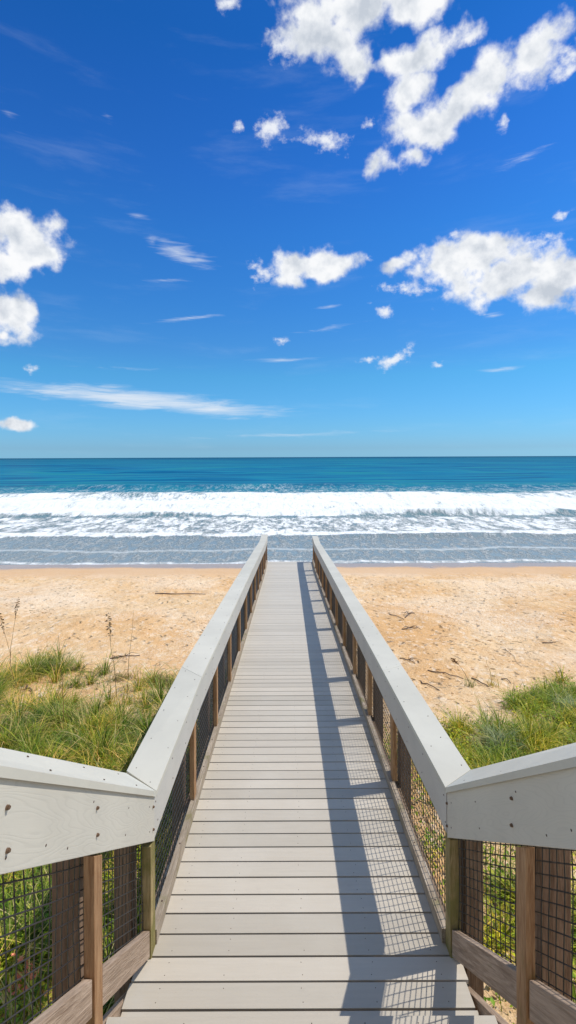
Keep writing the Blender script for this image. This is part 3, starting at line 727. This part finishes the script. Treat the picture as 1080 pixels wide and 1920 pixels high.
# left: tall dune grass
def fL(x, y):
    cl = smooth(vnoise(x, y, .6, 31)+.7*vnoise(x, y, 1.7, 32), -.22, .22)
    far = 9.6+vnoise(x, y*0, 1.3, 33)*1.6
    d_ = 1-smooth(y, far-.9, far+.5)
    sparse = np.clip(1-(-x-1.2)/1.0, 0, 1)*smooth(y, 5.5, 7.5)
    island = np.exp(-((x+5.6)/1.0)**2-((y-10.9)/.75)**2)*1.4+np.exp(-((x+3.0)/.95)**2-((y-10.3)/.5)**2)*.5
    return np.clip((.22+1.0*cl)*d_*(1-.6*sparse)+island*(.1+cl), 0, 1)*smooth(-x, .95, 1.3)
def bunches(cx, cy, per, hmin, hmax, wid, seed):
    """bunch grass: blades fan outwards from each root"""
    r = np.random.default_rng(seed); k = len(cx); n = k*per
    size = np.repeat(.55+.75*r.random(k), per); a = r.uniform(0, 2*np.pi, n); rr = np.abs(r.normal(0, .05, n))*size
    x = np.repeat(cx, per)+np.cos(a)*rr; y = np.repeat(cy, per)+np.sin(a)*rr; z = gz(x, y)-.01
    h = r.uniform(hmin, hmax, n)*size; l = h*(.25+1.25*r.random(n)**1.1); droop = r.uniform(.1, .75, n); segs = 5
    a2 = a+r.normal(0, .35, n); d_ = np.stack([np.cos(a2), np.sin(a2), 0*a2], 1); sd_ = np.stack([-np.sin(a2), np.cos(a2), 0*a2], 1); w_ = wid*(.6+.8*r.random(n))
    V = np.zeros((n, (segs+1)*2, 3)); root = np.stack([x, y, z], 1)
    for q in range(segs+1):
        u = q/segs; c = root+d_*(l*u**1.6)[:, None]+np.array((0, 0, 1.))*(h*(u-droop*u**2.8*(l/h)))[:, None]
        ww = w_*(1-u**1.6*.93); V[:, 2*q] = c-sd_*ww[:, None]*.5; V[:, 2*q+1] = c+sd_*ww[:, None]*.5
    base = (np.arange(n)*(segs+1)*2)[:, None]
    return V.reshape(-1, 3), np.concatenate([base+np.array([2*q, 2*q+1, 2*q+3, 2*q+2])[None] for q in range(segs)], 0)
def merge(*VF):
    Vs, Fs, o_ = [], [], 0
    for v_, f_ in VF: Vs.append(v_); Fs.append(f_+o_); o_ += len(v_)
    return np.concatenate(Vs), np.concatenate(Fs)
def quads(vf):
    return vf
c1_ = scatter(2600, -9, -1.0, 1.0, 12.5, lambda x, y: fL(x, y)**1.6, 411)
pts = scatter(60000, -9, -.95, 1.0, 12.5, fL, 41)
V1, F1 = merge(blades(pts, .08, .34, .011, 1.1, 5, 42, .7), bunches(c1_[:, 0], c1_[:, 1], 70, .22, .56, .0125, 421))
o = np_mesh('dune_grass', V1, F1, [grass_mat]); tag(o, 'green and straw coloured dune grass left of the boardwalk', 'grass', None, 'stuff')
# clumped long blades for light and dark tufts
def tuft_points(centres, per, spread, seed):
    r = np.random.default_rng(seed); P_ = []
    for cx, cy in centres:
        q = r.normal(0, spread, (per, 2)); x = cx+q[:, 0]; y = cy+q[:, 1]; P_.append(np.stack([x, y, gz(x, y)-.01], 1))
    return np.concatenate(P_)
# right: leafy ground cover with grass
def fR(x, y):
    cl = smooth(vnoise(x, y, .5, 34)+.6*vnoise(x, y, 1.7, 35), -.15, .2)
    far = 7.6+(x-2.2)*.75+vnoise(x, y*0, .9, 36)*1.2
    d_ = 1-smooth(y, far-.7, far+.4)
    bare = np.exp(-((x-1.5)/.6)**2)*smooth(y, 4.2, 6.5)*smooth(vnoise(x, y, .7, 77), -.3, .1)
    return np.clip((.22+1.0*cl)*d_*(1-.85*bare), 0, 1)*smooth(x, 1.0, 1.25)
c1_ = scatter(1500, 1.0, 9, 1.0, 13, lambda x, y: fR(x, y)**1.8, 431)
pts = scatter(50000, .98, 9, 1.0, 13, fR, 43)
V1, F1 = merge(blades(pts, .07, .26, .011, 1.0, 5, 44, .6), bunches(c1_[:, 0], c1_[:, 1], 60, .18, .42, .012, 441))
o = np_mesh('dune_grass', V1, F1, [grass_green]); tag(o, 'short bright green grass right of the boardwalk', 'grass', None, 'stuff')
pts = scatter(110000, .98, 9, 1.0, 13, lambda x, y: fR(x, y)*.9, 45); r_ = np.random.default_rng(5); pts[:, 2] += r_.random(len(pts))**1.5*.16
V1, F1 = leaves(pts, .042, 46, .55)
o = np_mesh('ground_cover', V1, F1, [leaf_green]); tag(o, 'low leafy green ground cover spreading right of the boardwalk', 'ground cover', None, 'stuff')
pts = scatter(60000, -4.5, -.95, 1.0, 6.0, lambda x, y: .25+fL(x, y)*.6, 47); pts[:, 2] += r_.random(len(pts))*.28
V1, F1 = leaves(pts, .034, 48, .55)
o = np_mesh('ground_cover', V1, F1, [leaf_green]); tag(o, 'small leafy weeds low between the grass under the left stair railing', 'ground cover', None, 'stuff')
# fleck debris on the sand: twigs, bark, dry stems
def fD(x, y):
    return np.clip(.06+1.1*smooth(vnoise(x, y, .9, 37)+.7*vnoise(x, y, 3.2, 38), .18, .5)+.9*smooth(12-y+0*x, 0, 3)*smooth(np.abs(x), .9, 1.1), 0, 1)*(1-.7*smooth(y, 17, 24))
pts = scatter(15000, -14, 15, 3, 25, fD, 49); n = len(pts); r_ = np.random.default_rng(50)
a = r_.uniform(-.7, .7, n)+np.where(r_.random(n) < .5, 0, np.pi); L = r_.uniform(.015, .10, n)*(1+(pts[:, 1]/30))*(.5+r_.random(n)**2); wd = r_.uniform(.003, .009, n)*(1+pts[:, 1]/22)
u = np.stack([np.cos(a), np.sin(a)*.8, 0*a], 1)*L[:, None]; q = np.stack([-np.sin(a), np.cos(a), 0*a], 1)*wd[:, None]; up = np.array((0, 0, 1.))
pts[:, 2] += .004
V1 = np.stack([pts-q, pts+u-q*.3, pts+u+q*.3+up*.006, pts+q+up*.014], 1).reshape(-1, 3)
o = np_mesh('beach_debris', V1, np.arange(n*4).reshape(n, 4), [debris_mat]); tag(o, 'scattered dry stems, twigs and bark flecks on the sand', 'debris', None, 'stuff')

# ---- individual plants
def sea_oat(px, py, top_px, top_py, label, head=True, green=False, k=0, lean=.0, droopy=False):
    x, y, z = at(px, py); r = random.Random(k)
    tx = (top_px-540)/FPX*y; tz = CZ-(top_py-857)/FPX*y
    rt = thing('sea_oat', label, 'plant', (x, y, z), 'sea oats on the dune')
    P_ = []
    for i in range(9):
        u = i/8; P_.append((x+(tx-x)*u**1.25, y+.1*math.sin(u*3)*(r.random()-.5), z-.02+(tz-z+.02)*(u if not droopy else u*(1.35-.35*u))))
    m_ = MB(); m_.tube(P_, [.0065-.0045*i/8 for i in range(9)], 5); make('stem', m_, dry_mat, rt)
    if head:
        m_ = MB(); T = np.array(P_[-1]); Bk = np.array(P_[-3])
        for i in range(34):
            u = i/33; c = T+(Bk-T)*u*1.0; a = r.uniform(0, 6.28); L_ = .02+.055*math.sin(math.pi*min(1, u+.15))
            d_ = np.array((math.cos(a), math.sin(a)*.6, r.uniform(-.9, .3))); d_ /= np.linalg.norm(d_); e = c+d_*L_
            q = np.cross(d_, (0, 1, .2)); q = q/np.linalg.norm(q)*.011
            b0 = len(m_.v); m_.v += [tuple(c), tuple((c+e)/2+q), tuple(e), tuple((c+e)/2-q)]; m_.f.append((b0, b0+1, b0+2, b0+3)); m_.m.append(0)
        make('seed_head', m_, dry_mat, rt)
    pp = tuft_points([(x, y)], 38, .05, k+100)
    V_, F_ = blades(pp-np.array((x, y, z)), .15, .42, .008, .8, 4, k+200, .6)
    np_mesh('leaves', V_, F_, [grass_green if green else grass_mat], parent=rt)
sea_oat(14, 1262, 33, 1122, 'tall dry sea oat with brown seed head, near the left edge, rising straight', k=1)
sea_oat(30, 1300, -4, 1146, 'sea oat stalk at the left edge leaning left with a drooping seed head', k=2)
sea_oat(219, 1335, 201, 1150, 'sea oat stalk with a narrow dark seed head standing alone left of the railing', k=3)
sea_oat(236, 1320, 249, 1143, 'thin bare stalk leaning right, nearest the left railing', head=False, k=4)
sea_oat(118, 1400, 108, 1190, 'dark thin bare stalk rising from the middle of the left grass', head=False, k=5)
sea_oat(88, 1240, 86, 1192, 'short dry stalk beside the small grass mound at left', head=False, k=6)
sea_oat(880, 1288, 846, 1235, 'bent sea oat with a drooping brown seed head on the sand at right', k=7, droopy=True)
sea_oat(922, 1288, 908, 1232, 'slender green weed stalk beside the bent sea oat at right', head=False, green=True, k=8)

def clump(name, px, py, label, mat_, n, h0, h1, spread, lean, k, wid=.008):
    x, y, z = at(px, py); pp = tuft_points([(x, y)], n, spread, k)
    V_, F_ = blades(pp-np.array((x, y, z)), h0, h1, wid, lean, 5, k+1, .8)
    o = np_mesh(name, V_, F_, [mat_], loc=(x, y, z)); tag(o, label, 'grass tuft', 'grass tufts on the dune'); return o
clump('grass_tuft', 925, 1405, 'pale arching grass tuft in the middle of the right dune vegetation', pale_blade, 420, .25, .55, .12, 1.1, 301, .009)
clump('grass_tuft', 1066, 1335, 'pale green grass tuft at the right edge of the photo', pale_blade, 260, .25, .5, .10, 1.1, 303, .009)
clump('grass_tuft', 165, 1395, 'big bushy green grass tuft in the centre of the left dune', grass_green, 700, .3, .6, .17, .9, 305)
clump('grass_tuft', 45, 1425, 'bushy green grass tuft just over the left stair railing', grass_green, 700, .3, .55, .2, .9, 307)
clump('grass_tuft', 225, 1432, 'straw tinted grass tuft close to the railing corner at left', grass_mat, 500, .2, .45, .15, .9, 309)
clump('grass_tuft', 40, 1275, 'low dark green grass mound farthest out on the left sand', grass_green, 600, .12, .3, .19, .8, 311)
clump('grass_tuft', 1000, 1385, 'yellow green grass tuft at right, beside the pale arching one', grass_green, 500, .2, .42, .18, .8, 313)
clump('grass_tuft', 300, 1280, 'thin brown and straw scrub touching the outer edge of the left railing cap', dry_mix, 520, .10, .28, .17, 1.0, 317, .010)
clump('grass_tuft', 225, 1272, 'sparse dry scrub on the sand between the two sea oat stalks at left', dry_mix, 300, .08, .24, .14, 1.0, 319, .009)
clump('grass_tuft', 860, 1375, 'small green tuft at right, nearest the railing cap', grass_green, 300, .15, .35, .12, .8, 315)

x, y, z = at(35, 1885)
fl = thing('flowering_plant', 'low plant with a cluster of pink flowers behind the lower left wire mesh', 'plant', (x, y, z))
r_ = np.random.default_rng(61); q = r_.normal(0, .09, (160, 3)); q[:, 2] = np.abs(q[:, 2])*.9+.02
V_, F_ = leaves(q, .05, 62, .5); np_mesh('foliage', V_, F_, [leaf_green], parent=fl)
m_ = MB()
for k in range(7):
    a = 2*math.pi*k/7; ca, sa = math.cos(a), math.sin(a); b0 = len(m_.v)
    m_.v += [(0, 0, .004), (.012*ca-.006*sa, .012*sa+.006*ca, .010), (.026*ca, .026*sa, .004), (.012*ca+.006*sa, .012*sa-.006*ca, .010)]
    m_.f.append((b0, b0+1, b0+2, b0+3)); m_.m.append(0)
m_.v = [(p[0]+x, p[1]+y, p[2]+z) for p in m_.v]
f0 = make('flower', m_, pink_mat, fl)
for k in range(22):
    f_ = f0 if k == 0 else f0.copy()
    if k: COL.objects.link(f_); f_.parent = fl
    f_.location = (random.gauss(0, .06), random.gauss(0, .05), .17+abs(random.gauss(0, .03))); f_.rotation_euler = (random.uniform(-.6, .6), random.uniform(-.6, .6), random.uniform(0, 6))

# ---- driftwood sticks
def stick(x0, y0, x1, y1, label, r=.012, k=0, fork=False):
    a = at(x0, y0); b_ = at(x1, y1); q = random.Random(k); n = 7; P_ = []
    for i in range(n):
        u = i/(n-1); x = a[0]+(b_[0]-a[0])*u+q.uniform(-.03, .03); y = a[1]+(b_[1]-a[1])*u+q.uniform(-.05, .05)
        P_.append((x, y, float(gz(x, y))+r*.8+.02*math.sin(3.1*u)))
    m_ = MB(); m_.tube(P_, [r*(1-.5*abs(i/(n-1)-.2)) for i in range(n)], 6)
    if fork:
        c = P_[n//2]
        for _ in range(4):
            d_ = (q.uniform(-.35, .35), q.uniform(-.3, .3), q.uniform(.02, .12)); m_.tube([c, (c[0]+d_[0]*.5, c[1]+d_[1]*.5, c[2]+d_[2]), (c[0]+d_[0], c[1]+d_[1], c[2]+.02)], [r*.6, r*.45, r*.2], 5)
    o = make('stick', m_, stick_mat, None, True, origin=a); tag(o, label, 'stick', 'driftwood sticks on the beach'); return o
stick(803, 1260, 864, 1273, 'long straight brown stick on the right sand above the bent sea oat', .013, 1)
stick(786, 1280, 822, 1296, 'slanting stick beside the right railing cap at the edge of the vegetation', .012, 2)
stick(884, 1274, 912, 1290, 'short thick stick just right of the bent sea oat', .015, 3)
stick(938, 1274, 956, 1282, 'small stick at right between sand and green vegetation', .012, 4)
stick(758, 1160, 775, 1150, 'forked dark driftwood twig on the right sand beyond the railing', .02, 5, True)
stick(728, 1153, 755, 1162, 'thin twig lying left of the forked driftwood on the right sand', .014, 6)
stick(752, 1181, 782, 1179, 'dark twig below the forked driftwood on the right sand', .016, 7, True)
stick(1018, 1209, 1043, 1207, 'lone stick far right in the middle of the open sand', .014, 8)
stick(945, 1217, 975, 1252, 'thin curved dry stem on the right sand above the green vegetation', .006, 9)
stick(120, 1254, 180, 1262, 'long low twig on the left sand behind the grass', .012, 10, True)
stick(205, 1234, 262, 1229, 'dark tangled seaweed twig on the left sand near the thin stalks', .016, 11, True)
stick(48, 1286, 60, 1300, 'dark curved piece of bark at left between two grass patches', .022, 12)
stick(290, 1113, 385, 1114, 'long dark wrack strand on the upper left sand beside the railing', .022, 13)
stick(750, 1236, 778, 1245, 'tangle of dry twigs touching the right railing edge', .012, 14, True)
stick(1035, 1263, 1055, 1264, 'short dark stick at the upper edge of the right vegetation', .014, 15)

for o in bpy.data.objects:
    if '_o' in o: del o['_o']
